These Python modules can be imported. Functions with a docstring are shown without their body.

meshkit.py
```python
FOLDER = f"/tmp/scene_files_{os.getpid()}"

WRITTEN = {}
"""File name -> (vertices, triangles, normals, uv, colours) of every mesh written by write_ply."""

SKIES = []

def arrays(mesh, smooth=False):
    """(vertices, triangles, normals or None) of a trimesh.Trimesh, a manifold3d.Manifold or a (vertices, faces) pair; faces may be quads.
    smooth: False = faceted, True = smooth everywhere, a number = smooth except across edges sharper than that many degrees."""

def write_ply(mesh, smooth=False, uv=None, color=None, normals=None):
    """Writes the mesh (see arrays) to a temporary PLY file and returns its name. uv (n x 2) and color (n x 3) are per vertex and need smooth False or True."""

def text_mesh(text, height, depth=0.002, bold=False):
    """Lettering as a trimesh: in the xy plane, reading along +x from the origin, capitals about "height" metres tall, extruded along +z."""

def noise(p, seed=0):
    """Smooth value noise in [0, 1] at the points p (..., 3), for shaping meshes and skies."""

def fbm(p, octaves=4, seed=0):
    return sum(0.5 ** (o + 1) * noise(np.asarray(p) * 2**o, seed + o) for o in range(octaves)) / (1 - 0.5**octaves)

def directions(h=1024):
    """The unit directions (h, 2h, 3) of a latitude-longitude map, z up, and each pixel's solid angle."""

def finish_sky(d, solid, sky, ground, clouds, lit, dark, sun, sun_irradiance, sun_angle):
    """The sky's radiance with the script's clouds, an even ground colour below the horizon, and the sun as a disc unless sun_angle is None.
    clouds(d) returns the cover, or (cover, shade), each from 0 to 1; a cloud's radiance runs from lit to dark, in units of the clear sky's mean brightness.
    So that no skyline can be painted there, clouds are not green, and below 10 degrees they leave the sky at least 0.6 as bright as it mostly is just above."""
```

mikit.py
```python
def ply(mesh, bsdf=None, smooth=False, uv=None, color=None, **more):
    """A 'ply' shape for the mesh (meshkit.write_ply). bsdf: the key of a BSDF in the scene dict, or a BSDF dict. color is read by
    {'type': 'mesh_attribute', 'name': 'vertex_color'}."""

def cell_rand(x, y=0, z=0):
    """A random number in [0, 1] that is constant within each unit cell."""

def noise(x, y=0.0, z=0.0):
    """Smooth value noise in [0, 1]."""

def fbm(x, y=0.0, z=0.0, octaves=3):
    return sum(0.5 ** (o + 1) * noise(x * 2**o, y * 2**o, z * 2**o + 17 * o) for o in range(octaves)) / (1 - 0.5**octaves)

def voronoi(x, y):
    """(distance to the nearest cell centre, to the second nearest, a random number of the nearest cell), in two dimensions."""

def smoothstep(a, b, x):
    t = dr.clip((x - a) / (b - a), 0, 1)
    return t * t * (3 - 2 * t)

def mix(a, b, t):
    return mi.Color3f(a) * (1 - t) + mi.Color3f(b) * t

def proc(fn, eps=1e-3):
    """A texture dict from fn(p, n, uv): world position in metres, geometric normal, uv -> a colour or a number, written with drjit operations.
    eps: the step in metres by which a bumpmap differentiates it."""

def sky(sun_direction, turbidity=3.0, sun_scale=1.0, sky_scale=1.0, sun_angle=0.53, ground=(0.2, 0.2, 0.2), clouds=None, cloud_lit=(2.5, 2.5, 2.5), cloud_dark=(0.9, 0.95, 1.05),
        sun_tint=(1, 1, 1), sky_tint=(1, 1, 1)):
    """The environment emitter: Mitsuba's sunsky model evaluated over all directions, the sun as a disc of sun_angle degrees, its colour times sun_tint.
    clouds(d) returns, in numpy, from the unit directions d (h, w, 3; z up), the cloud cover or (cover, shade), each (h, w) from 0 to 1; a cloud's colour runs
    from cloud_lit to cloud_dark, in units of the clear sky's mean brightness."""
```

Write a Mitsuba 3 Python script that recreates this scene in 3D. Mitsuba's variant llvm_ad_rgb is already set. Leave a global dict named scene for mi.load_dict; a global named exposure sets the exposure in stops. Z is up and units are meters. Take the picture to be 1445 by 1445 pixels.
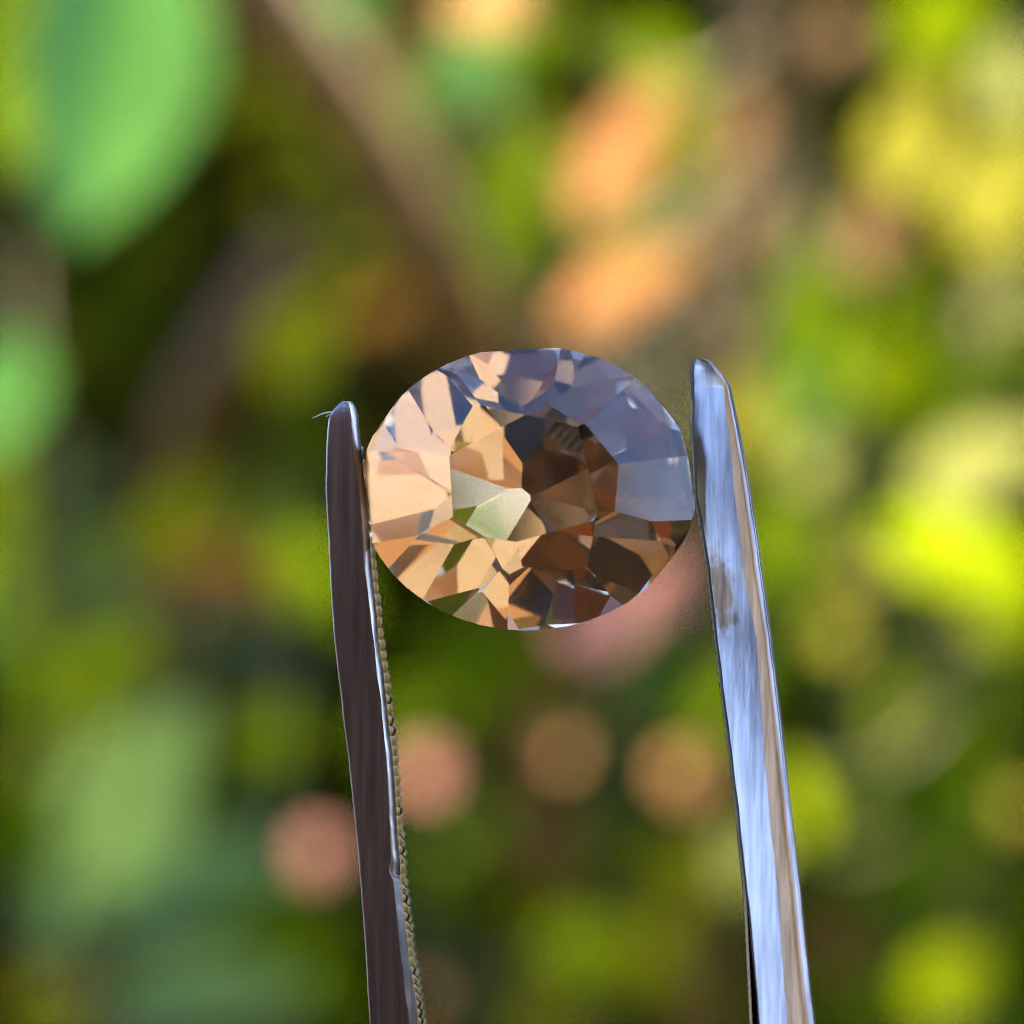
import math, random, numpy as np, trimesh, mitsuba as mi, mikit, meshkit
import drjit as dr
T = mi.ScalarTransform4f
scene, labels = {}, {}
MM = 1e-3

# ---------------------------------------------------------------- camera, light, exposure
# The stone is 10 mm wide and stands at the world origin; a phone photographs it from 150 mm, looking along +y.
PX = 0.02125 * MM                                   # one photo pixel in the plane of the stone
FOCUS = 0.150
CAM = np.array([(722.5 - 747) * PX, -FOCUS, -(722.5 - 688) * PX])
FOV = math.degrees(2 * math.atan(1445 * PX / 2 / FOCUS))
scene['camera'] = {'type': 'thinlens', 'fov': FOV, 'fov_axis': 'x', 'aperture_radius': 1.62 * MM, 'focus_distance': FOCUS,
                   'near_clip': 0.005, 'far_clip': 60.0,
                   'to_world': T().look_at(origin=CAM.tolist(), target=(CAM + [0, 1, 0]).tolist(), up=[0, 0, 1])}
SUN = np.array([0.50, 0.52, 0.70]); SUN /= np.linalg.norm(SUN)
scene['sky_light'] = mikit.sky(SUN.tolist(), turbidity=3, sky_scale=1.85, sun_tint=(1.08, 0.97, 0.72), sky_tint=(1.05, 0.96, 1.15))
exposure = 3.15
rng = np.random.default_rng(7)
rnd = random.Random(7)


def at(px, py, D):
    """The point at the distance D (metres in front of the lens) that stands at the photo pixel (px, py)."""
    s = PX * D / FOCUS
    return np.array([CAM[0] + (px - 722.5) * s, CAM[1] + D, CAM[2] - (py - 722.5) * s])


def numbered(key):
    if key not in used:
        used[key] = 0
        return key
    used[key] += 1
    return f'{key}_{used[key]:03d}'


used = {}


def tag(key, label, category, group=None):
    labels[key] = {'label': label, 'category': category}
    if group:
        labels[key]['group'] = group


def put(key, mesh, bsdf, smooth=False, **more):
    key = numbered(key)
    scene[key] = mikit.ply(mesh, bsdf, smooth=smooth, **more)
    return key


def merge(parts):
    v, f, n = [], [], 0
    for a, b in parts:
        v.append(a); f.append(np.asarray(b) + n); n += len(a)
    return np.vstack(v), np.vstack(f)


# ---------------------------------------------------------------- mesh helpers
def tube(pts, rad, sides=8, cap=True):
    p = np.asarray(pts, float); r = np.broadcast_to(rad, (len(p),))
    t = np.gradient(p, axis=0); t /= np.linalg.norm(t, axis=1, keepdims=True) + 1e-12
    a = np.cross(t, np.where(np.abs(t[:, 2:]) < 0.9, [0, 0, 1.0], [1.0, 0, 0])); a /= np.linalg.norm(a, axis=1, keepdims=True)
    b = np.cross(t, a); g = np.arange(sides) * 2 * np.pi / sides
    v = (p[:, None] + r[:, None, None] * (np.cos(g)[None, :, None] * a[:, None] + np.sin(g)[None, :, None] * b[:, None])).reshape(-1, 3)
    f = []
    for i in range(len(p) - 1):
        for j in range(sides):
            q = [i * sides + j, i * sides + (j + 1) % sides, (i + 1) * sides + (j + 1) % sides, (i + 1) * sides + j]
            f += [[q[0], q[1], q[2]], [q[0], q[2], q[3]]]
    if cap:
        n = len(v); v = np.vstack([v, p[:1], p[-1:]])
        e = (len(p) - 1) * sides
        for j in range(sides):
            f += [[n, (j + 1) % sides, j], [n + 1, e + j, e + (j + 1) % sides]]
    return v, np.array(f)


def curve(a, b, sag=(0, 0, 0), n=8):
    t = np.linspace(0, 1, n)[:, None]
    return np.asarray(a) * (1 - t) + np.asarray(b) * t + np.asarray(sag) * 4 * t * (1 - t)


def spline(pts, n=8):
    """Catmull-Rom through the points."""
    p = np.asarray(pts, float); p = np.vstack([2 * p[0] - p[1], p, 2 * p[-1] - p[-2]]); out = []
    for i in range(1, len(p) - 2):
        t = np.linspace(0, 1, n, endpoint=i == len(p) - 3)[:, None]
        out.append(0.5 * (2 * p[i] + (p[i + 1] - p[i - 1]) * t + (2 * p[i - 1] - 5 * p[i] + 4 * p[i + 1] - p[i + 2]) * t ** 2 + (3 * p[i] - p[i - 1] - 3 * p[i + 1] + p[i + 2]) * t ** 3))
    return np.vstack(out)


def leaf_mesh(L, W, fold=0.25, curl=0.15, nu=9, nv=6, tip=1.3, wave=0.0):
    """A leaf blade from the origin along +x, upper face +z: pointed oval, folded at the midrib, drooping, its edge a little wavy."""
    u = np.linspace(0, 1, nu); v = np.linspace(-1, 1, nv + 1)
    w = np.sin(np.pi * u ** (1 / tip)) ** 0.8; w[0] = 0.03; w[-1] = 0.01
    X, V = np.meshgrid(u, v, indexing='ij')
    Y = V * w[:, None] * W / 2
    Z = np.abs(Y) * fold - curl * L * X ** 2 + wave * W * np.sin(X * 9 + V * 2) * np.abs(V)
    p = np.stack([X * L, Y, Z], -1).reshape(-1, 3)
    i, j = np.meshgrid(np.arange(nu - 1), np.arange(nv), indexing='ij'); m = nv + 1
    q = np.stack([i * m + j, (i + 1) * m + j, (i + 1) * m + j + 1, i * m + j + 1], -1).reshape(-1, 4)
    return p, np.vstack([q[:, [0, 1, 2]], q[:, [0, 2, 3]]])


def orient(p, base, axis, normal):
    x = np.asarray(axis, float); x = x / np.linalg.norm(x)
    z = np.asarray(normal, float); z = z - x * (z @ x); z /= np.linalg.norm(z)
    return p @ np.stack([x, np.cross(z, x), z]) + base


# ---------------------------------------------------------------- materials
def leaf_material(key, col, trans, rough=0.4, var=0.25):
    col = np.array(col)

    def fn(p, n, uv):
        k = mikit.fbm(p.x * 90, p.y * 90, p.z * 90, 3)
        return mi.Color3f(*(float(c) for c in col)) * (1 + var * 2 * (k - 0.5))
    scene[key] = {'type': 'principledthin', 'base_color': mikit.proc(fn), 'roughness': rough, 'diff_trans': trans, 'eta': 1.3, 'spec_trans': 0.0}


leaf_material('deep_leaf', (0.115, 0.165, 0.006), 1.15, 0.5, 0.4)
leaf_material('evergreen_leaf', (0.03, 0.05, 0.016), 0.6, 0.5, 0.4)
leaf_material('brown_leaf', (0.24, 0.14, 0.035), 1.1, 0.6, 0.4)
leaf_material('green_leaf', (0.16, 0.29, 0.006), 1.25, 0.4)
leaf_material('mint_leaf', (0.15, 0.46, 0.11), 1.05, 0.4)
leaf_material('sage_leaf', (0.17, 0.34, 0.10), 1.0, 0.4)
leaf_material('lime_leaf', (0.38, 0.58, 0.006), 1.3, 0.4)
leaf_material('yellow_leaf', (0.54, 0.58, 0.07), 1.3, 0.45)
leaf_material('pale_leaf', (0.50, 0.60, 0.17), 1.2, 0.45)
leaf_material('silver_leaf', (0.62, 0.80, 0.46), 1.2, 0.45)
leaf_material('dry_leaf', (0.80, 0.43, 0.17), 1.2, 0.6)
leaf_material('tan_leaf', (0.55, 0.36, 0.18), 1.0, 0.6)
leaf_material('pink_petal', (0.92, 0.47, 0.39), 1.2, 0.6)
leaf_material('orange_petal', (0.92, 0.58, 0.24), 1.2, 0.6)


def bark(p, n, uv):
    k = mikit.fbm(p.x * 260, p.y * 260, p.z * 60, 4)
    return mikit.mix((0.24, 0.16, 0.04), (0.54, 0.39, 0.11), k)


scene['bark'] = {'type': 'roughplastic', 'diffuse_reflectance': mikit.proc(bark), 'alpha': 0.4, 'nonlinear': True}
scene['green_stem'] = {'type': 'roughplastic', 'diffuse_reflectance': {'type': 'rgb', 'value': [0.10, 0.13, 0.03]}, 'alpha': 0.3}
scene['soil'] = {'type': 'diffuse', 'reflectance': mikit.proc(lambda p, n, uv: mikit.mix((0.05, 0.032, 0.018), (0.14, 0.095, 0.055), mikit.fbm(p.x * 12, p.y * 12, p.z * 12, 5)))}
scene['render_coat'] = {'type': 'diffuse', 'reflectance': mikit.proc(lambda p, n, uv: mikit.mix((0.47, 0.44, 0.345), (0.55, 0.515, 0.41), mikit.fbm(p.x * 6, p.y * 6, p.z * 6, 5)))}
scene['coping_stone'] = {'type': 'diffuse', 'reflectance': mikit.proc(lambda p, n, uv: mikit.mix((0.30, 0.27, 0.23), (0.42, 0.38, 0.33), mikit.fbm(p.x * 20, p.y * 20, p.z * 20, 4)))}
def board(p, n, uv):
    k = mikit.fbm(p.x * 40 + 7, p.y * 40, p.z * 2.5, 4)
    return mikit.mix((0.012, 0.0055, 0.003), (0.036, 0.017, 0.008), k)


scene['terracotta_paint'] = {'type': 'diffuse', 'reflectance': mikit.proc(lambda p, n, uv: mikit.mix((0.36, 0.23, 0.13), (0.46, 0.31, 0.18), mikit.fbm(p.x * 9, p.y * 9, p.z * 9, 4)))}
def stained(lo, hi):
    return {'type': 'diffuse', 'reflectance': mikit.proc(lambda p, n, uv: mikit.mix(lo, hi, mikit.fbm(p.x * 40 + 7, p.y * 40, p.z * 2.5, 4)))}


scene['red_board'] = stained((0.045, 0.013, 0.005), (0.11, 0.036, 0.012))
scene['dark_board'] = stained((0.010, 0.006, 0.004), (0.025, 0.015, 0.01))
scene['worn_board'] = stained((0.03, 0.018, 0.011), (0.07, 0.045, 0.028))
scene['brown_board'] = {'type': 'diffuse', 'reflectance': mikit.proc(board)}
scene['phone_glass'] = {'type': 'roughplastic', 'diffuse_reflectance': {'type': 'rgb', 'value': [0.012, 0.012, 0.014]}, 'alpha': 0.05}
scene['phone_metal'] = {'type': 'roughconductor', 'alpha': 0.2, 'specular_reflectance': {'type': 'rgb', 'value': [0.2, 0.2, 0.21]}}


# ---------------------------------------------------------------- the setting: soil, hedges, phone; building, shed, climber and trees added out of view
gx, gy = np.meshgrid(np.linspace(-12, 12, 121), np.linspace(-12, 12, 121), indexing='ij')
gz = -0.80 + 0.05 * (meshkit.fbm(np.stack([gx * 2, gy * 2, gx * 0], -1), 4, 3) - 0.5)
ii, jj = np.meshgrid(np.arange(120), np.arange(120), indexing='ij')
gq = np.stack([ii * 121 + jj, (ii + 1) * 121 + jj, (ii + 1) * 121 + jj + 1, ii * 121 + jj + 1], -1).reshape(-1, 4)
put('ground', (np.stack([gx, gy, gz], -1).reshape(-1, 3), gq), 'soil', smooth=True)
labels['ground'] = {'label': 'bare dark garden soil under the plants', 'category': 'ground', 'kind': 'structure'}


def box(lo, hi):
    m = trimesh.creation.box(np.subtract(hi, lo)); m.apply_translation((np.asarray(lo) + hi) / 2)
    return m


# added, unseen: sunlit cream wall and brown shed for stone and steel to mirror
tag('added_house', 'added unseen cream wall in full sun, mirrored in the stone and the steel', 'added_house')
WY = -1.35
WINDOWS = ((0.95, 1.45),)                              # openings from x to x, all from z 0.35 to 1.25
Z0, Z1 = 0.35, 1.25
xs_ = [0.12, .95, 1.45, 5.0]
for a_, b2 in ((0, 1), (2, 3)):
    put('added_house__wall', box((xs_[a_], WY - .25, Z0), (xs_[b2], WY, Z1)), 'render_coat')
put('added_house__wall', box((.12, WY - .25, -.85), (5.0, WY, Z0)), 'render_coat')
put('added_house__wall', box((.12, WY - .25, Z1), (5.0, WY, 2.05)), 'render_coat')
for a_, b2 in WINDOWS:  # window added for dark fragments in the stone
    fr = []
    for lo_, hi_ in (((a_, WY - .10, Z0), (a_ + .05, WY - .04, Z1)), ((b2 - .05, WY - .10, Z0), (b2, WY - .04, Z1)), ((a_ + .05, WY - .10, Z0), (b2 - .05, WY - .04, Z0 + .05)),
                     ((a_ + .05, WY - .10, Z1 - .05), (b2 - .05, WY - .04, Z1)), (((a_ + b2) / 2 - .02, WY - .10, Z0 + .05), ((a_ + b2) / 2 + .02, WY - .045, Z1 - .05))):
        m_ = box(lo_, hi_); fr.append((m_.vertices, m_.faces))
    w_ = put('added_house__window', merge(fr), 'dark_board')
    put(w_ + '__pane', box((a_ + .03, WY - .085, Z0 + .03), (b2 - .03, WY - .075, Z1 - .03)), 'phone_glass')
    for x0 in (a_ - .2, b2 + .01):
        sl = [box((x0, WY + .002, Z0 - .02), (x0 + .025, WY + .03, Z1 + .02)), box((x0 + .165, WY + .002, Z0 - .02), (x0 + .19, WY + .03, Z1 + .02))] + [box((x0 + .025, WY + .006, Z0 + k_ * .058), (x0 + .165, WY + .024, Z0 + k_ * .058 + .046)) for k_ in range(16)]
        put('added_house__shutter', merge([(m_.vertices, m_.faces) for m_ in sl]), 'terracotta_paint')
for i in range(8):
    put('added_house__coping', box((0.10 + i * 0.62, WY - .28, 2.05), (0.712 + i * 0.62, WY + .05, 2.13)), 'coping_stone')
put('added_house__plinth', box((0.125, WY - .2, -.85), (5.0, WY + .035, -.22)), 'terracotta_paint')  # band added for orange tones in the stone
dp = np.array([[0.55, WY + .05, -.8], [0.55, WY + .05, 2.0]]); put('added_house__downpipe', tube(curve(dp[0], dp[1], n=12), .035, 12), 'brown_board', smooth=30)  # added, like the door, for dark patches in the stone
b_ = box((2.62, WY - .02, -.8), (3.2, WY + .02, 1.25)); put('added_house__door', b_, 'brown_board')
tag('added_shed', 'added unseen brown timber shed, mirrored dark in the stone and the steel', 'shed')
for i in range(13):
    x0 = -1.62 + i * 0.128
    put('added_shed__board', box((x0, -1.5 + rnd.uniform(0, .008), -.85), (x0 + .121, -1.47 + rnd.uniform(0, .008), 1.95 + .02 * (i % 2))), ('brown_board', 'brown_board', 'red_board', 'dark_board', 'brown_board', 'worn_board')[(i * 5) % 6])  # board tones varied to break up the dark reflections in the stone
put('added_shed__window_frame', merge([(lambda m: (m.vertices, m.faces))(box(a_, b2)) for a_, b2 in (((-.72, -1.47, .42), (-.68, -1.43, .88)), ((-.40, -1.47, .42), (-.36, -1.43, .88)), ((-.68, -1.47, .42), (-.40, -1.43, .46)), ((-.68, -1.47, .84), (-.40, -1.43, .88)), ((-.555, -1.47, .46), (-.525, -1.435, .84)))]), 'coping_stone')  # window added for bright flashes among the dark reflections
put('added_shed__window_pane', box((-.68, -1.468, .46), (-.40, -1.455, .84)), 'phone_glass')
put('added_shed__frame', box((-1.60, -1.9, -.85), (.02, -1.505, 1.9)), 'brown_board')
rf = box((-1.75, -2.0, 1.99), (.09, -1.38, 2.04))
put('added_shed__roof', rf, 'brown_board')


def foliage(n, inside, L, W, seed, sheen=None):
    """Many small leaves, each two folded faces, spread through a volume: (vertices, triangles)."""
    r = np.random.default_rng(seed); out = inside(r, n)
    d = r.normal(size=(n, 3)); d[:, 2] -= 0.5; d /= np.linalg.norm(d, axis=1, keepdims=True)
    m = r.normal(size=(n, 3)) + [0, -0.4, 0.9]; m -= d * (m * d).sum(1, keepdims=True); m /= np.linalg.norm(m, axis=1, keepdims=True)
    s = np.cross(m, d); l = L * r.uniform(0.6, 1.3, (n, 1)); w = W * r.uniform(0.6, 1.3, (n, 1))
    v = np.stack([out, out + d * l * 0.45 + s * w / 2 + m * w * 0.15, out + d * l, out + d * l * 0.45 - s * w / 2 + m * w * 0.15, out + d * l * 0.5], 1)
    f = np.array([[0, 1, 4], [1, 2, 4], [2, 3, 4], [3, 0, 4]])[None] + (np.arange(n) * 5)[:, None, None]
    return v.reshape(-1, 3), f.reshape(-1, 3)


def lumpy(lo, hi, seed, thr=0.42, freq=4.0):
    lo, hi = np.array(lo), np.array(hi)

    def inside(r, n):
        p = r.uniform(lo, hi, (n * 4, 3)); q = 2 * (p - lo) / (hi - lo) - 1
        k = meshkit.fbm(p * freq + seed, 3, seed) - 0.22 * (np.abs(q) ** 4).sum(1) > thr - 0.1
        p = p[k]
        return p[np.arange(n) % len(p)] + r.normal(size=(n, 3)) * 0.004
    return inside


def hedge(key, label, lo, hi, n, L, W, seed, mat, stems, dead=0):
    tag(key, label, 'hedge')
    put(key + '__foliage', foliage(n, lumpy(lo, hi, seed), L, W, seed), mat)
    labels[key + '__foliage'] = {'kind': 'stuff'}
    if dead:
        put(key + '__dead_foliage', foliage(dead, lumpy(lo, hi, seed + 40), L, W * 0.8, seed + 2), 'brown_leaf')
        labels[key + '__dead_foliage'] = {'kind': 'stuff'}
    r = np.random.default_rng(seed + 1)
    for k in range(stems):
        b = np.array([lo[0] + (hi[0] - lo[0]) * (k + 0.5 + r.uniform(-.3, .3)) / stems, (lo[1] + hi[1]) / 2 + r.uniform(-.08, .08), -0.82])
        top = b + [r.uniform(-.2, .2), r.uniform(-.1, .1), (hi[2] + 0.82) * r.uniform(.6, .85)]
        pts = spline([b, b * 0.6 + top * 0.4 + r.normal(size=3) * .04, top], 8)
        put(key + '__stem', tube(pts, np.linspace(0.018, 0.005, len(pts))), 'bark', smooth=True)


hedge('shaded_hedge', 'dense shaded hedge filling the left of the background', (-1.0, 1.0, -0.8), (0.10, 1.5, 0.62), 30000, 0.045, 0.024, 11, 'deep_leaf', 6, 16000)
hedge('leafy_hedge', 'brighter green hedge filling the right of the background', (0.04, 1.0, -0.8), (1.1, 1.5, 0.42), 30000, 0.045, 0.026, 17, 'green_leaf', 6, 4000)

tag('added_climber', 'added unseen green climber on the cream wall, mirrored in the stone', 'plant')  # added out of view for green patches in the stone
put('added_climber__foliage', foliage(2600, lumpy((0.70, WY + .03, -0.8), (1.15, WY + .22, .30), 31, .40, 6.0), .06, .04, 31), 'green_leaf')
labels['added_climber__foliage'] = {'kind': 'stuff'}
for xx in (.78, .92, 1.05):
    put('added_climber__stem', tube(spline([(xx, WY + .1, -.82), (xx + .03, WY + .08, -.3), (xx - .03, WY + .06, .2)], 8), .008), 'bark', smooth=True)

# tree added out of view: its crown keeps the sun off stone and tweezers
tag('added_shade_tree', 'added unseen tree on the right whose crown blocks the sun from the stone', 'tree')
cc = SUN * 1.55
put('added_shade_tree__crown', foliage(5200, lambda r, n: (lambda q: cc + [0.10, 0.03, 0.03] + q / np.linalg.norm(q, axis=1, keepdims=True) * r.uniform(0.0, 1.0, (n, 1)) ** 0.45 * [0.36, 0.27, 0.27])(r.normal(size=(n, 3))), 0.055, 0.034, 23), 'green_leaf')
labels['added_shade_tree__crown'] = {'kind': 'stuff'}
tb = np.array([1.55, 1.15, -0.83]); tp = spline([tb, tb + [-.03, -.05, .8], tb + [-.15, -.1, 1.4], cc + [.25, .1, 0]], 10)
put('added_shade_tree__trunk', tube(tp, np.linspace(.035, .014, len(tp)), 12), 'bark', smooth=True)
for k_, q_ in enumerate([(-.15, -.05, .1), (.05, .12, .15), (.1, -.12, .05), (-.05, .05, -.12)]):
    lp = spline([tp[-9 + k_ * 2], (tp[-6] + cc + q_) / 2 + [0, 0, .03], cc + q_], 8)
    put('added_shade_tree__limb', tube(lp, np.linspace(.012, .003, len(lp))), 'bark', smooth=True)

tag('added_pale_tree', 'pale green tree added out of view to cover bright sky behind the stone', 'tree')  # added out of view: turns white sky glare in the stone to mint
c2 = np.array([1.95, 4.0, 2.22])
put('added_pale_tree__crown', foliage(4200, lambda r, n: (lambda q: c2 + q / np.linalg.norm(q, axis=1, keepdims=True) * r.uniform(0.0, 1.0, (n, 1)) ** 0.5 * [0.85, 0.7, 0.62])(r.normal(size=(n, 3))), 0.11, 0.07, 29), 'silver_leaf')
labels['added_pale_tree__crown'] = {'kind': 'stuff'}
pt = spline([(2.05, 4.05, -.85), (2.0, 4.0, .6), (1.97, 4.0, 1.6), c2 + [0, 0, .2]], 8)
put('added_pale_tree__trunk', tube(pt, np.linspace(.07, .02, len(pt)), 10), 'bark', smooth=True)
for k_, q_ in enumerate([(-.4, .1, .1), (.4, -.1, .15), (.05, .35, .2), (-.1, -.35, 0)]):
    lp = spline([pt[14 + k_], (pt[18] + c2 + q_) / 2, c2 + q_], 6)
    put('added_pale_tree__limb', tube(lp, np.linspace(.022, .006, len(lp))), 'bark', smooth=True)

# the phone that takes the picture: its back faces the stone, its dark glass shows in the stone
tag('phone', 'black glass phone held upright facing the stone', 'phone')
import shapely.geometry as sg
body = trimesh.creation.extrude_polygon(sg.box(-0.028, -0.065, 0.028, 0.065).buffer(0.008), 0.0078)
body.apply_transform(trimesh.transformations.rotation_matrix(math.pi / 2, (1, 0, 0)))
body.apply_translation((-0.022, -FOCUS - 0.003, -0.055))
put('phone__body', body, 'phone_glass')
for dx, dz in ((0, 0), (0, -0.019)):
    ring = trimesh.creation.annulus(0.0062, 0.0075, 0.0012); ring.apply_transform(trimesh.transformations.rotation_matrix(math.pi / 2, (1, 0, 0)))
    ring.apply_translation((CAM[0] + dx, -FOCUS - 0.0026, CAM[2] + dz))
    put('phone__lens_ring', ring, 'phone_metal', smooth=30)


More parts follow.
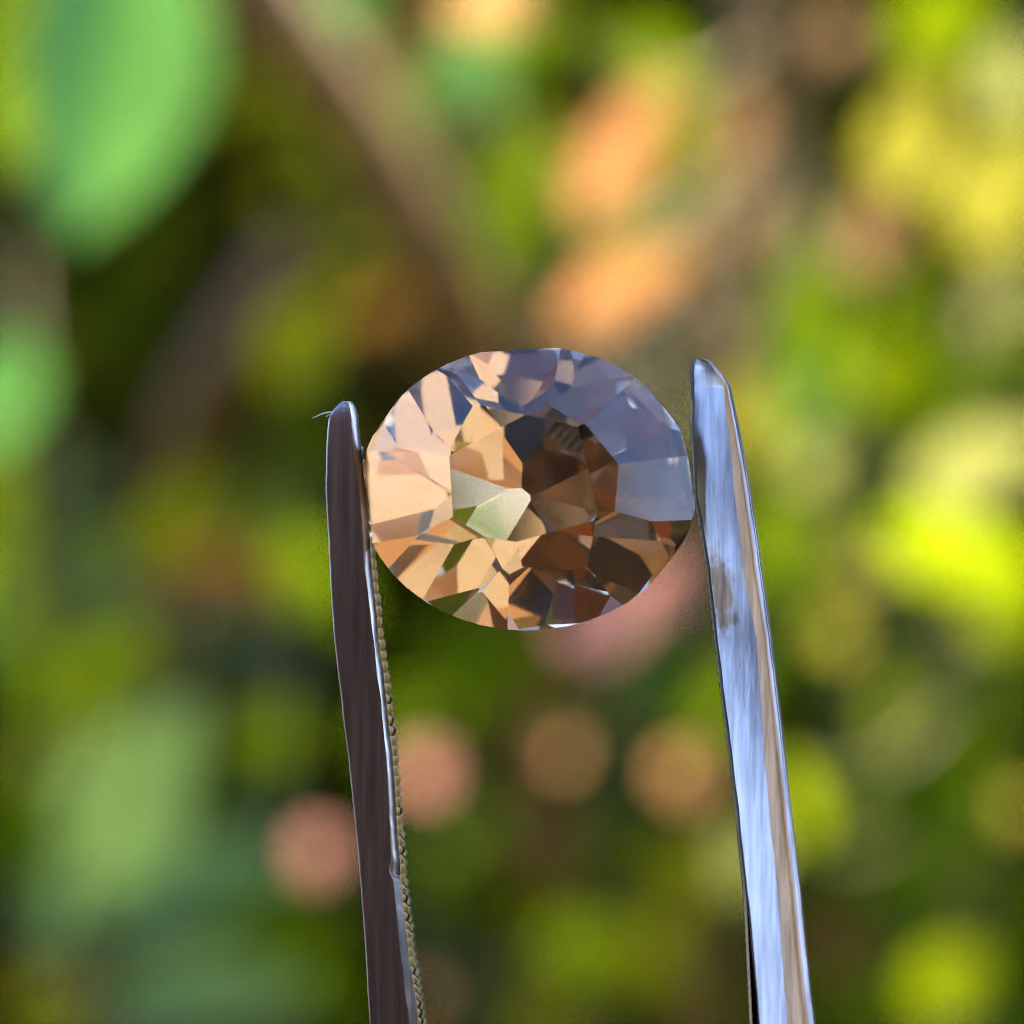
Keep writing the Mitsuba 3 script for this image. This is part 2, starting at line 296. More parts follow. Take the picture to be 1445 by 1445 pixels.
# ---------------------------------------------------------------- the cut stone
GEM_IOR = 1.7
GEM_SIGMA = [19.5, 25.0, 35.0]        # absorption per metre: the brown body colour deepens with the length of the path
GEM_PLANES = np.array([-0.02926, 0.04500, 0.99856, 1.86677,
 0.59371, 0.08262, 0.80043, 2.87063,
 0.36236, 0.47615, 0.80123, 2.92162,
 -0.06994, 0.68151, 0.72846, 2.75580,
 -0.42319, 0.45190, 0.78530, 2.83838,
 -0.63004, -0.00385, 0.77655, 2.86073,
 -0.36291, -0.51219, 0.77844, 2.70733,
 0.05974, -0.61841, 0.78358, 2.70136,
 0.44930, -0.40594, 0.79583, 2.84025,
 0.33061, 0.12753, 0.93511, 2.41452,
 0.07337, 0.45803, 0.88590, 2.54817,
 -0.20129, 0.36887, 0.90743, 2.42386,
 -0.33938, 0.18154, 0.92297, 2.61785,
 -0.33025, -0.17416, 0.92769, 2.59644,
 -0.09567, -0.42194, 0.90156, 2.45950,
 0.09323, -0.38652, 0.91756, 2.36104,
 0.33481, -0.14490, 0.93108, 2.61086,
 0.54184, 0.32752, 0.77404, 2.85942,
 0.21680, 0.63703, 0.73972, 2.83903,
 -0.24833, 0.59967, 0.76074, 2.89673,
 -0.59625, 0.30700, 0.74178, 3.04386,
 -0.54557, -0.31468, 0.77674, 3.05210,
 -0.19010, -0.63855, 0.74573, 3.03323,
 0.23107, -0.62489, 0.74574, 2.99288,
 0.54308, -0.25290, 0.80069, 3.14322,
 0.54521, 0.26688, 0.79469, 2.98511,
 0.20811, 0.62436, 0.75290, 2.83596,
 -0.20799, 0.61350, 0.76181, 2.83532,
 -0.55875, 0.29492, 0.77513, 2.95299,
 -0.56730, -0.30586, 0.76460, 3.07177,
 -0.27038, -0.58987, 0.76088, 2.79299,
 0.17090, -0.61051, 0.77335, 2.81537,
 0.57517, -0.30585, 0.75871, 3.15527,
 0.99904, 0.04202, 0.01260, 5.01480,
 0.98062, 0.19550, 0.01264, 4.99287,
 0.93954, 0.34221, 0.01238, 4.93969,
 0.87855, 0.47749, 0.01185, 4.86147,
 0.80135, 0.59809, 0.01109, 4.76669,
 0.71184, 0.70227, 0.01015, 4.66434,
 0.61362, 0.78955, 0.00907, 4.56270,
 0.50966, 0.86034, 0.00789, 4.46858,
 0.40218, 0.91553, 0.00663, 4.38715,
 0.29277, 0.95617, 0.00533, 4.32206,
 0.18245, 0.98321, 0.00400, 4.27571,
 0.07186, 0.99741, 0.00263, 4.24959,
 -0.03863, 0.99925, 0.00125, 4.24446,
 -0.14872, 0.98888, -0.00015, 4.26053,
 -0.25813, 0.96611, -0.00156, 4.29749,
 -0.36641, 0.93045, -0.00298, 4.35445,
 -0.47282, 0.88115, -0.00440, 4.42975,
 -0.57620, 0.81729, -0.00581, 4.52074,
 -0.67484, 0.73793, -0.00718, 4.62344,
 -0.76634, 0.64238, -0.00850, 4.73226,
 -0.84761, 0.53053, -0.00971, 4.83992,
 -0.91503, 0.40324, -0.01078, 4.93774,
 -0.96481, 0.26271, -0.01164, 5.01641,
 -0.99356, 0.11262, -0.01227, 5.06747,
 -0.99904, -0.04202, -0.01260, 5.08500,
 -0.98062, -0.19550, -0.01264, 5.06700,
 -0.93954, -0.34221, -0.01238, 5.01596,
 -0.87855, -0.47749, -0.01185, 4.93813,
 -0.80135, -0.59809, -0.01109, 4.84212,
 -0.71184, -0.70227, -0.01015, 4.73714,
 -0.61362, -0.78955, -0.00907, 4.63169,
 -0.50966, -0.86034, -0.00789, 4.53282,
 -0.40218, -0.91553, -0.00663, 4.44586,
 -0.29277, -0.95617, -0.00533, 4.37461,
 -0.18245, -0.98321, -0.00400, 4.32159,
 -0.07186, -0.99741, -0.00263, 4.28834,
 0.03863, -0.99925, -0.00125, 4.27566,
 0.14872, -0.98888, 0.00015, 4.28380,
 0.25813, -0.96611, 0.00156, 4.31246,
 0.36641, -0.93045, 0.00298, 4.36076,
 0.47282, -0.88115, 0.00440, 4.42706,
 0.57620, -0.81729, 0.00581, 4.50877,
 0.67484, -0.73793, 0.00718, 4.60199,
 0.76634, -0.64238, 0.00850, 4.70127,
 0.84761, -0.53053, 0.00971, 4.79956,
 0.91503, -0.40324, 0.01078, 4.88841,
 0.96481, -0.26271, 0.01164, 4.95890,
 0.99356, -0.11262, 0.01227, 5.00289,
 0.56793, 0.27055, -0.77734, 3.33306,
 0.25194, 0.59273, -0.76498, 2.97079,
 -0.21520, 0.62174, -0.75308, 3.05409,
 -0.56547, 0.25733, -0.78360, 3.37986,
 -0.50735, -0.34846, -0.78815, 3.21390,
 -0.17052, -0.67341, -0.71934, 3.19988,
 0.25697, -0.64695, -0.71793, 3.13114,
 0.56986, -0.26844, -0.77666, 3.34233,
 0.64737, 0.59163, -0.48051, 4.10469,
 0.07635, 0.88929, -0.45093, 3.89392,
 -0.47502, 0.71667, -0.51062, 4.11037,
 -0.84002, 0.05084, -0.54017, 4.34155,
 -0.63019, -0.58097, -0.51511, 4.22563,
 -0.07568, -0.88319, -0.46287, 3.91902,
 0.49700, -0.72274, -0.48025, 3.98758,
 0.83759, -0.11089, -0.53493, 4.45442,
 0.44287, 0.75564, -0.48257, 3.99354,
 -0.12958, 0.87569, -0.46517, 3.82978,
 -0.65966, 0.54106, -0.52164, 4.11894,
 -0.81454, -0.22056, -0.53654, 4.32358,
 -0.44196, -0.74311, -0.50245, 4.07933,
 0.12497, -0.87681, -0.46431, 3.75283,
 0.67926, -0.53329, -0.50418, 3.99827,
 0.87134, 0.12553, -0.47435, 4.28035,
 0.37966, 0.44045, -0.81355, 2.88909,
 -0.00250, 0.67046, -0.74194, 2.85412,
 -0.37511, 0.46486, -0.80199, 2.97091,
 -0.57440, -0.04676, -0.81724, 3.20521,
 -0.33995, -0.47264, -0.81305, 3.10998,
 0.00093, -0.64509, -0.76411, 3.05647,
 0.44466, -0.42669, -0.78753, 3.08311,
 0.58859, 0.03332, -0.80775, 3.05207]).reshape(-1, 4)     # facet planes n.x <= d, in millimetres; x right, y up, z towards the lens
scene['stone_body'] = {'type': 'homogeneous', 'albedo': 0.0, 'sigma_t': {'type': 'rgb', 'value': [s / max(GEM_SIGMA) for s in GEM_SIGMA]}, 'scale': float(max(GEM_SIGMA))}
scene['stone'] = {'type': 'roughdielectric', 'distribution': 'ggx', 'alpha': 0.0015, 'int_ior': GEM_IOR, 'ext_ior': 1.0, 'specular_transmittance': {'type': 'rgb', 'value': [0.90, 0.81, 0.68]}}
scene['ground_stone'] = {'type': 'roughdielectric', 'distribution': 'ggx', 'alpha': 0.25, 'int_ior': GEM_IOR, 'ext_ior': 1.0}
from scipy.spatial import HalfspaceIntersection
hs = HalfspaceIntersection(np.c_[GEM_PLANES[:, :3], -GEM_PLANES[:, 3]], np.zeros(3))
pts = hs.intersections[np.isfinite(hs.intersections).all(1)]
tag('gemstone', 'oval faceted brown and cream gemstone pinched between the tweezer tips', 'gemstone')
facet_names = ['table'] + ['crown_facet'] * 32 + ['girdle'] * 48 + ['pavilion_facet'] * 32
girdle = []
for k, (nrm, d, name) in enumerate(zip(GEM_PLANES[:, :3], GEM_PLANES[:, 3], facet_names)):
    on = pts[np.abs(pts @ nrm - d) < 1e-6]
    if len(on) < 3:
        continue
    on = np.unique(np.round(on, 7), axis=0)
    if len(on) < 3:
        continue
    c = on.mean(0); a = np.cross(nrm, [0.3, 0.5, 0.81]); a /= np.linalg.norm(a); b = np.cross(nrm, a)
    on = on[np.argsort(np.arctan2((on - c) @ b, (on - c) @ a))]
    v = np.stack([on[:, 0], -on[:, 2], on[:, 1]], 1) * MM
    f = np.array([[0, i, i + 1] for i in range(1, len(v) - 1)])
    # (x, y, z) -> (x, -z, y) keeps the handedness, so the winding stays outward
    if name == 'girdle':
        girdle.append((v, f))
    else:
        put('gemstone__' + name, (v, f), 'stone', interior={'type': 'ref', 'id': 'stone_body'})
put('gemstone__girdle', merge(girdle), 'ground_stone', interior={'type': 'ref', 'id': 'stone_body'})


# ---------------------------------------------------------------- the tweezers
LEAN = math.tan(math.radians(11))      # the tips lean away from the lens


def px(x, y, depth=0.0, lean=None):
    """Photo pixel at the depth (millimetres behind the plane of the stone), in metres."""
    return at(x, y, FOCUS + depth * MM - (y - 690) * PX * (LEAN if lean is None else lean))


def steel_colour(p, n, uv):
    k = mikit.fbm(p.x * 9000 + mikit.noise(p.z * 300) * 2, p.y * 3000, p.z * 260, 4)
    c = mikit.mix((0.27, 0.265, 0.26), (0.46, 0.455, 0.455), mikit.smoothstep(0.2, 0.8, k))
    # brown tarnish on the right arm, below the tip, with a ragged outline
    q = at_tarnish
    e = mikit.fbm(p.x * 6000, p.z * 3000, 3.0, 4) - 0.5
    r = dr.sqrt(dr.square((p.x - q[0] - 0.15 * (p.z - q[2]) * -1) / 0.00040) + dr.square((p.z - q[2]) / 0.0013)) + 1.0 * e
    return mikit.mix(c, mikit.mix((0.10, 0.055, 0.03), (0.28, 0.18, 0.10), mikit.smoothstep(0.3, 0.7, k)), (1 - mikit.smoothstep(0.45, 1.2, r)) * 0.95)


at_tarnish = px(1019, 838)
scene['steel'] = {'type': 'bumpmap', 'bump': mikit.proc(lambda p, n, uv: mikit.fbm(p.x * 22000, p.y * 22000, p.z * 350, 3) * 2e-6 + mikit.fbm(p.x * 2500, p.y * 2500, p.z * 900, 3) * 5e-6, eps=2e-5), 'scale': 1.0,
                  'nested': {'type': 'principled', 'base_color': mikit.proc(steel_colour), 'metallic': 1.0, 'roughness': 0.29, 'specular': 0.5}}
scene['foliage_tinted_steel'] = {'type': 'principled', 'base_color': {'type': 'rgb', 'value': [0.36, 0.36, 0.26]}, 'metallic': 1.0, 'roughness': 0.3}  # yellowish reflection of the foliage put into the base colour


def interp(tab, y):
    tab = np.array(tab, float)
    return np.stack([np.interp(y, tab[:, 0], tab[:, k]) for k in range(1, tab.shape[1])], -1)


def wobble(y, amp, seed):
    return amp * 2 * (meshkit.fbm(np.stack([y / 38.0, y * 0 + seed, y * 0], -1), 3, seed) - 0.5)


def arm_mesh(ys, rings):
    """Cross-sections (n, corners, 3) joined into one closed bar."""
    n, m = rings.shape[:2]; v = rings.reshape(-1, 3); f = []
    for i in range(n - 1):
        for j in range(m):
            a, b, c, d = i * m + j, i * m + (j + 1) % m, (i + 1) * m + (j + 1) % m, (i + 1) * m + j
            f += [[a, d, c], [a, c, b]]
    k = len(v); v = np.vstack([v, rings[0].mean(0), rings[-1].mean(0)])
    for j in range(m):
        f += [[k, j, (j + 1) % m], [k + 1, (n - 1) * m + (j + 1) % m, (n - 1) * m + j]]
    m_ = trimesh.Trimesh(v, np.array(f), process=False)
    trimesh.repair.fix_normals(m_)
    return m_


tag('tweezers', 'worn steel tweezers with serrated tips reaching up to hold the stone', 'tweezers')
# photo row, left edge, end of the front face, end of its bevel; the strip's depth in millimetres
LEFT = [(566, 484, 489, 493, 0.5), (570, 478, 492, 497, .8), (578, 471, 494, 501, 1.1), (590, 464, 495, 504, 1.3), (610, 461, 496, 506, 1.6), (650, 460, 501, 510, 1.9), (700, 460, 508, 516, 2.4), (800, 465, 515, 523, 3.2),
        (900, 471, 526, 533, 4.2), (1000, 483, 538, 545, 5.0), (1100, 495, 548, 555, 5.8), (1200, 505, 551, 561, 6.4), (1250, 509, 555, 564, 6.7), (1350, 516, 566, 576, 7.2), (1445, 522, 578, 590, 7.6), (1500, 526, 584, 596, 7.8),
        (2600, 560, 640, 652, 9.5), (3800, 800, 880, 892, 9.5), (4800, 1060, 1130, 1140, 9.0), (5600, 1262, 1312, 1318, 8.5)]
# photo row, left edge, start and end of the front face, right edge
RIGHT = [(507, 982, 984, 992, 996, .5), (511, 976, 981, 1000, 1004, .8), (518, 974, 980, 1005, 1010, 1.1), (530, 973, 979, 1013, 1021, 1.4), (546, 974, 980, 1021, 1030, 1.7), (600, 974, 980, 1026, 1042, 2.2), (700, 979, 985, 1037, 1060, 3.0), (800, 996, 1002, 1048, 1074, 3.8),
         (900, 1007, 1013, 1067, 1088, 4.6), (1000, 1019, 1025, 1074, 1100, 5.3), (1100, 1032, 1038, 1081, 1111, 6.0), (1250, 1048, 1055, 1096, 1128, 6.7), (1400, 1055, 1069, 1107, 1143, 7.4), (1445, 1057, 1072, 1111, 1149, 7.6), (1500, 1060, 1077, 1117, 1155, 7.8),
         (2600, 1210, 1226, 1272, 1306, 9.5), (3800, 1330, 1344, 1390, 1416, 9.5), (4800, 1345, 1356, 1392, 1412, 9.0), (5600, 1330, 1338, 1372, 1386, 8.5)]
LEAN_LEFT = math.tan(math.radians(1.0))
ys = np.r_[np.arange(566, 600, 3), np.arange(600, 1500, 6), np.linspace(1500, 5600, 60)]
e = interp(LEFT, ys); vis = np.clip((1520 - ys) / 60, 0, 1)
notch = 5 * np.exp(-((ys - 1228) / 9) ** 2) * vis
rings = []
for i, y in enumerate(ys):
    l, fr, bv, dep = e[i]
    w1, w2, w3 = (wobble(np.array([y]), a, s)[0] * vis[i] for a, s in ((0.8, 2), (1.8, 3), (1.4, 4)))
    bv2 = bv + w3 + 1.5
    rings.append([px(l + w1, y, 0.24, LEAN_LEFT), px(l + 3 + w1, y, 0.20, LEAN_LEFT), px(fr + w2 - notch[i], y, 0.06, LEAN_LEFT), px(bv2, y, 0.34, LEAN_LEFT),
                  px(bv2 + 1.0 * dep / 3, y, 0.34 + dep * 0.5, LEAN_LEFT), px(bv2 + 1.0 * dep / 3, y, 0.3 + dep, LEAN_LEFT), px(l + 8, y, 0.3 + dep, LEAN_LEFT), px(l + 2, y, dep * 0.55, LEAN_LEFT)])
put('tweezers__arm', arm_mesh(ys, np.array(rings)), 'steel', smooth=18)
ys2 = np.r_[np.arange(507, 548, 3), np.arange(548, 1500, 6), np.linspace(1500, 5600, 60)]
e2 = interp(RIGHT, ys2); vis2 = np.clip((1520 - ys2) / 60, 0, 1)
rings = []
for i, y in enumerate(ys2):
    l, f0, f1, r_, dep = e2[i]
    w1, w2, w3 = (wobble(np.array([y]), a, s)[0] * vis2[i] for a, s in ((1.0, 5), (1.3, 6), (0.8, 7)))
    rings.append([px(l + w1, y, 0.56 + 9 * (f0 - l) * PX / MM), px(f0 + w1, y, 0.56), px((f0 * .5 + f1 * .5), y, 0.28), px(f1 + w2, y, 0.05), px((f1 + r_) / 2 + w2 * .5, y, 0.06), px(r_ - 1.5 + w3, y, 0.10), px(r_ + w3, y, 0.5),
                  px(r_ + 1.5, y, 0.6 + dep), px(l + 8, y, 0.9 + dep), px(l + 3, y, 1.9 + dep * 0.5)])
put('tweezers__arm', arm_mesh(ys2, np.array(rings)), 'steel', smooth=18)
put('tweezers__joint', trimesh.Trimesh(np.array([px(xx, yy, dd) for xx in (1255, 1392) for yy in (5900, 5560) for dd in (0.2, 9.0)])).convex_hull, 'steel')
# the serrated grips: one ridge after the other across the inner faces
LEFT_A, RIGHT_A = np.array(LEFT), np.array(RIGHT)
rt = np.random.default_rng(5)
for arm, y0, sgn in (('tweezers__arm', 640, 1), ('tweezers__arm_001', 575, -1)):
    y = float(y0); k = 0
    while y < 1470:
        pitch = float(np.interp(y, [640, 900, 1450], [18, 15.5, 11.5])) + rt.uniform(-.8, .8)
        row = interp(LEFT if sgn > 0 else RIGHT, np.array([y]))[0]
        dep = row[-1]
        reach = (9.0 if y > 760 else 3 + 6.0 * (y - 640) / 120) if sgn > 0 else 2.2
        reach *= rt.uniform(.85, 1.1)
        x = (row[2] + 1) if sgn > 0 else row[0] + 1.5
        sl = -float(np.interp(y, [900, 1450], [3, 14])) if sgn > 0 else 0
        secs = []
        d0 = 0 if sgn > 0 else 0.75
        for q, dd in ((0.0, 0.36 + d0), (0.10, 0.40 + d0), (0.5, 0.34 + d0 + dep * .4), (0.92, 0.30 + d0 * .4 + dep * .9), (1.0, .3 + dep)):
            grow = 0.45 if q in (0.0, 1.0) else 1.0
            xx = x + (q * dep / 3 if sgn > 0 else q * 4)
            ring = [px(xx + sgn * reach * grow * math.cos(a), y + sl * (q - .5) + pitch * 0.60 * math.sin(a) * (0.85 if grow < 1 else 1), dd, LEAN_LEFT if sgn > 0 else LEAN) for a in np.linspace(-math.pi / 2, math.pi / 2, 6)]
            ring += [px(xx - sgn * 3, y + sl * (q - .5) + pitch * .5, dd, LEAN_LEFT if sgn > 0 else LEAN), px(xx - sgn * 3, y + sl * (q - .5) - pitch * .5, dd, LEAN_LEFT if sgn > 0 else LEAN)]
            secs.append(ring)
        put(arm + '__tooth', arm_mesh(None, np.array(secs)), 'foliage_tinted_steel', smooth=40)
        y += pitch; k += 1

# a wisp of lint caught on the left tip
tag('lint_wisp', 'thin pale wisp of lint caught on the tip of the left arm', 'lint')
put('lint_wisp', merge([tube(spline([px(487, 575, .2), px(474, 581, .0), px(458, 583, -.3), px(441, 590, -.6)], 6), np.linspace(.000055, .000012, 18), 5),
                        tube(spline([px(482, 578, .2), px(470, 584, .1), px(459, 588, 0)], 6), np.linspace(.00005, .00001, 12), 5)]), 'lint')
scene['lint'] = {'type': 'diffuse', 'reflectance': {'type': 'rgb', 'value': [.6, .62, .66]}}


# ---------------------------------------------------------------- the garden plants behind the stone, out of focus
PLANTS = {}


def stem_to_ground(points, r0, r1, foot):
    p = [at(*q) for q in points]
    g_ = np.array([p[-1][0] + foot[0], p[-1][1] + foot[1], -0.81])
    p.append(p[-1] * 0.6 + g_ * 0.4 + [0.01, 0.02, 0]); p.append(g_)
    s = spline(p, 8)
    return s, tube(s, np.linspace(r0, r1, len(s)), 10)


def plant(key, label, category, stems, bark_key='green_stem'):
    tag(key, label, category)
    PLANTS[key] = []
    for points, r0, r1, foot in stems:
        s, m = stem_to_ground(points, r0, r1, foot)
        put(key + '__stem', m, bark_key, smooth=True)
        PLANTS[key].append(s)


def blade(key, part, mat, x, y, D, length, width, ang, tilt=(0, 0), fold=0.25, curl=0.12, tip=1.3, label=None, stalk=True, wave=0.02):
    """One leaf or petal: centre at the photo pixel, at the distance D, its length and width as they look there, its tip towards the angle in the picture
    (0 right, 90 up), its upper face turned towards the lens and then tilted (right, up)."""
    s = PX * D / FOCUS
    a = math.radians(ang)
    axis = np.array([math.cos(a), rnd.uniform(-.25, .25), math.sin(a)])
    nrm = np.array([tilt[0] + rnd.uniform(-.12, .12), -1.0, tilt[1] + rnd.uniform(-.12, .12)])
    c = at(x, y, D); L, W = length * s, width * s
    base = c - axis / np.linalg.norm(axis) * L * 0.5
    p, f = leaf_mesh(L, W, fold, curl, tip=tip, wave=wave)
    k = put(f'{key}__{part}', (orient(p, base, axis, nrm), f), mat, smooth=True)
    if label:
        labels[k] = {'label': label}
    if stalk:
        allp = np.vstack(PLANTS[key]); d = np.linalg.norm(allp - (base + [0, 0.02, -0.02]), axis=1); q = allp[d.argmin()]
        put(f'{key}__stalk', tube(curve(base, q, (0, 0.012, -0.01), 7), np.linspace(.0006, .0011, 7), 6), 'green_stem', smooth=True)


plant('broadleaf_shrub', 'green broadleaf shrub with large mint coloured leaves on the left', 'shrub',
      [([(-60, -120, .80), (20, 300, .82), (60, 800, .84), (120, 1500, .85)], .0022, .005, (.02, .02)),
       ([(240, 880, .84), (230, 1300, .86), (260, 1700, .86)], .0016, .005, (0, .02)),
       ([(470, 380, .98), (420, 900, .98), (380, 1500, .97)], .0016, .004, (-.03, .02))])
B = 'broadleaf_shrub'
blade(B, 'leaf', 'mint_leaf', 150, 95, .66, 500, 275, 262, (.35, .55), .55, .10, 1.1, 'large mint green leaf at the top left corner, tip hanging down')
blade(B, 'leaf', 'green_leaf', 40, 60, .70, 380, 170, 255, (-.3, .1), .3, .10)
blade(B, 'leaf', 'mint_leaf', 0, 560, .70, 190, 120, 250, (.3, .5))
blade(B, 'leaf', 'sage_leaf', 190, 1110, .70, 300, 190, 60, (.2, .9), .2)
blade(B, 'leaf', 'sage_leaf', 270, 1240, .72, 320, 170, 20, (.2, .9), .2)
blade(B, 'leaf', 'sage_leaf', 290, 1400, .70, 300, 150, 8, (.1, .8), .2)
blade(B, 'leaf', 'sage_leaf', 110, 1260, .74, 220, 120, 40, (.1, .6), .2)
for q in [(50, 800, 220, 140, 290, 'green_leaf'), (20, 700, 180, 110, 250, 'green_leaf'), (150, 930, 220, 120, 20, 'green_leaf'), (40, 960, 180, 110, 300, 'green_leaf'), (90, 1060, 200, 120, 200, 'green_leaf'),
          (430, 470, 180, 110, 60, 'deep_leaf'), (250, 730, 220, 120, 40, 'deep_leaf'), (330, 820, 180, 110, 350, 'brown_leaf'), (60, 1430, 160, 100, 300, 'deep_leaf'), (420, 620, 180, 110, 260, 'deep_leaf'),
          (400, 1300, 220, 130, 20, 'green_leaf'), (460, 1390, 200, 120, 340, 'green_leaf'), (360, 1060, 180, 100, 250, 'green_leaf'), (30, 1180, 160, 110, 250, 'green_leaf')]:
    blade(B, 'leaf', q[5], q[0], q[1], rnd.uniform(.76, .92), q[2], q[3], q[4], (rnd.uniform(-.3, .3), rnd.uniform(-.1, .5)))

plant('woody_branch', 'brown woody branch slanting down behind the stone', 'branch',
      [([(300, -160, .80), (400, 20, .80), (520, 190, .81), (610, 360, .82), (690, 540, .84), (740, 800, .87), (760, 1200, .9), (780, 1700, .92)], .0062, .0085, (0, .02)),
       ([(420, 330, .90), (330, 470, .90), (255, 610, .91), (230, 900, .93), (240, 1600, .95)], .004, .005, (0, .02))], 'bark')
plant('dry_shrub', 'withered shrub with curled orange dry leaves above the stone', 'shrub',
      [([(1030, -160, .86), (1080, 80, .86), (1105, 220, .87), (1060, 420, .90), (1010, 700, .92), (1000, 1100, .93), (990, 1700, .94)], .005, .005, (.02, .03))], 'bark')
K = 'dry_shrub'
blade(K, 'dry_leaf', 'dry_leaf', 880, 205, .74, 250, 85, 57, (.1, .1), .3, .12, 1.2, 'largest curled orange dry leaf')
blade(K, 'dry_leaf', 'dry_leaf', 880, 405, .76, 230, 85, 28, (.1, .2), .3, .12)
blade(K, 'dry_leaf', 'tan_leaf', 1040, 185, .80, 120, 70, 80, (.3, .1))
blade(K, 'dry_leaf', 'tan_leaf', 1050, 320, .82, 90, 60, 30, (.3, .4))
blade(K, 'dry_leaf', 'tan_leaf', 1035, 480, .80, 100, 70, 60, (.2, .4))
blade(K, 'dry_leaf', 'orange_petal', 690, -5, .70, 120, 110, 200, (-.5, -.6))
blade(K, 'dry_leaf', 'tan_leaf', 1190, 55, .80, 80, 70, 10, (.2, .4))
blade(K, 'dry_leaf', 'tan_leaf', 1225, 330, .78, 130, 90, 80, (.2, .2))
for q in [(470, 15, 130, 90, 200, 'mint_leaf'), (655, 110, 150, 130, 300, 'mint_leaf'), (560, 200, 160, 90, 250, 'green_leaf'), (760, 60, 200, 100, 20, 'green_leaf'), (740, 230, 160, 90, 260, 'green_leaf')]:
    blade(K, 'leaf', q[5], q[0], q[1], rnd.uniform(.85, .95), q[2], q[3], q[4], (rnd.uniform(-.3, .3), rnd.uniform(.1, .6)))

plant('golden_shrub', 'sunlit shrub with yellow and lime leaves on the right', 'shrub',
      [([(1500, -160, .86), (1420, 300, .87), (1380, 800, .88), (1360, 1600, .9)], .002, .005, (0, .03)),
       ([(1180, 420, .92), (1200, 900, .92), (1210, 1600, .93)], .0016, .004, (0, .03))])
Y = 'golden_shrub'
for q in [(1340, 25, .72, 190, 130, 30, 'lime_leaf'), (1285, 190, .76, 190, 110, 70, 'yellow_leaf'), (1415, 260, .72, 220, 150, 50, 'yellow_leaf'), (1420, 110, .76, 120, 90, 110, 'pale_leaf'), (1430, 400, .78, 90, 80, 60, 'pale_leaf'),
          (1390, 650, .70, 220, 110, 15, 'pale_leaf'), (1350, 775, .72, 240, 120, 345, 'lime_leaf'), (1430, 850, .74, 150, 110, 20, 'lime_leaf'), (1145, 650, .78, 80, 70, 40, 'pale_leaf'),
          (1195, 800, .78, 80, 70, 120, 'yellow_leaf'), (1178, 890, .80, 70, 60, 80, 'yellow_leaf'), (1125, 1130, .74, 130, 60, 290, 'lime_leaf'), (1050, 1215, .76, 110, 70, 250, 'pale_leaf'),
          (1240, 520, .82, 110, 90, 60, 'lime_leaf'), (1060, 580, .84, 120, 90, 80, 'yellow_leaf'), (1440, 1140, .78, 50, 50, 20, 'yellow_leaf'), (1180, 1330, .84, 130, 80, 70, 'brown_leaf'), (1340, 1380, .82, 130, 100, 40, 'lime_leaf')]:
    blade(Y, 'leaf', q[6], q[0], q[1], q[2], q[3], q[4], q[5], (rnd.uniform(-.6, -.2), rnd.uniform(-.7, -.3)) if q[0] > 1300 and q[1] < 900 else (rnd.uniform(-.3, .3), rnd.uniform(-.2, .3)))
for q in [(1140, 440, 300, 110, 275, 'green_leaf'), (1130, 520, 220, 110, 270, 'mint_leaf'), (1290, 1170, 320, 200, 240, 'green_leaf'), (1270, 1120, 240, 150, 200, 'mint_leaf'), (1260, 940, 220, 120, 10, 'green_leaf'), (1300, 480, 220, 140, 300, 'green_leaf'),
          (1400, 520, 200, 120, 200, 'green_leaf'), (1330, 1020, 220, 130, 350, 'lime_leaf'), (1200, 1180, 200, 130, 250, 'green_leaf'), (1420, 1300, 220, 140, 250, 'green_leaf'), (1240, 1420, 200, 120, 350, 'green_leaf'), (1330, 640, 200, 120, 200, 'green_leaf'), (1100, 760, 160, 110, 250, 'green_leaf')]:
    blade(Y, 'leaf', q[5], q[0], q[1], rnd.uniform(.84, .95), q[2], q[3], q[4], (rnd.uniform(-.3, .3), rnd.uniform(-.1, .5)))

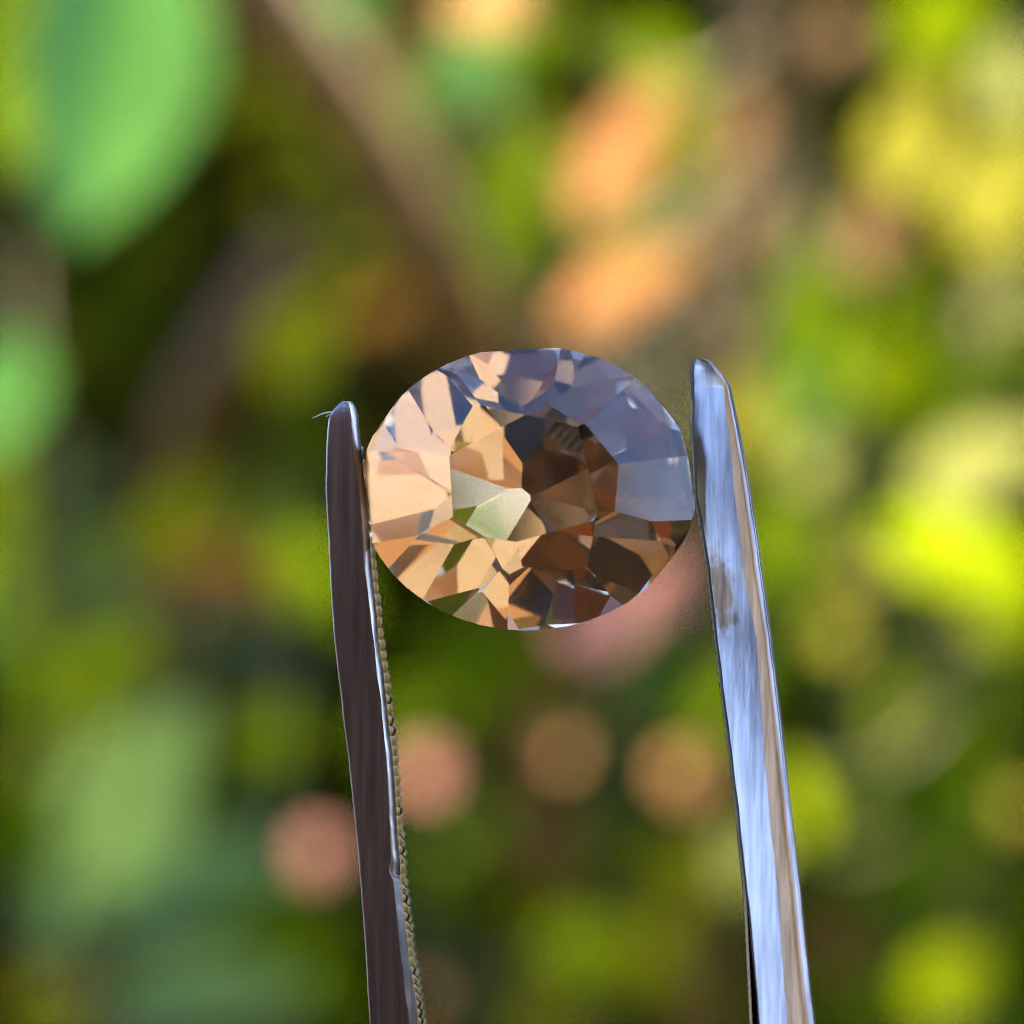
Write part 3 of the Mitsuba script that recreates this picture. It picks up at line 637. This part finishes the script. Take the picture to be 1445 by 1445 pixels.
plant('flowering_plant', 'low flowering plant with small pink and orange blooms under the stone', 'plant',
      [([(900, 820, .92), (860, 1100, .92), (850, 1600, .93)], .0014, .003, (0, .03)),
       ([(600, 1000, .92), (640, 1300, .92), (660, 1700, .93)], .0014, .003, (0, .03))])
F = 'flowering_plant'
for q in [(865, 870, .78, 170, 100, 20, 'pink_petal'), (930, 820, .80, 110, 80, 60, 'pink_petal'), (600, 1085, .74, 75, 70, 60, 'pink_petal'), (450, 1200, .74, 75, 70, 20, 'pink_petal'), (790, 1055, .80, 55, 50, 70, 'orange_petal'),
          (965, 1088, .76, 75, 65, 40, 'orange_petal'), (600, 1400, .82, 50, 45, 40, 'orange_petal')]:
    blade(F, 'petal', q[6], q[0], q[1], q[2], q[3], q[4], q[5], (rnd.uniform(-.5, -.2), rnd.uniform(-.6, -.2)), curl=.2, label='small sunlit pink petal' if q[6] == 'pink_petal' else 'small sunlit orange petal')
for q in [(690, 1150, 80, 60, 60, 'lime_leaf'), (860, 1200, 90, 70, 300, 'lime_leaf'), (820, 1330, 110, 80, 20, 'green_leaf'), (920, 980, 170, 100, 40, 'mint_leaf'), (900, 1370, 200, 120, 340, 'deep_leaf'), (700, 950, 200, 120, 250, 'green_leaf'),
          (720, 1300, 200, 110, 200, 'deep_leaf'), (960, 1250, 180, 110, 250, 'deep_leaf'), (640, 1240, 160, 100, 200, 'green_leaf'), (1010, 980, 160, 100, 250, 'green_leaf'), (780, 1420, 180, 110, 30, 'deep_leaf'), (640, 940, 160, 100, 300, 'green_leaf')]:
    blade(F, 'leaf', q[5], q[0], q[1], rnd.uniform(.82, .95), q[2], q[3], q[4], (rnd.uniform(-.3, .3), rnd.uniform(-.1, .5)))

# further leaves of the same plants that close the gaps behind
for key, n, (x0, x1), (y0, y1), mats in ((Y, 34, (1000, 1480), (430, 1470), ('green_leaf', 'green_leaf', 'lime_leaf')), (F, 20, (560, 1050), (860, 1470), ('green_leaf', 'deep_leaf')), (B, 16, (-30, 480), (620, 1470), ('green_leaf', 'deep_leaf', 'sage_leaf')), (K, 10, (420, 1000), (0, 480), ('green_leaf', 'deep_leaf', 'brown_leaf'))):
    for i in range(n):
        blade(key, 'leaf', mats[i % len(mats)], rnd.uniform(x0, x1), rnd.uniform(y0, y1), rnd.uniform(.93, 1.05), rnd.uniform(150, 230), rnd.uniform(90, 140), rnd.uniform(0, 360), (rnd.uniform(-.6, 0), rnd.uniform(-.7, .1)))
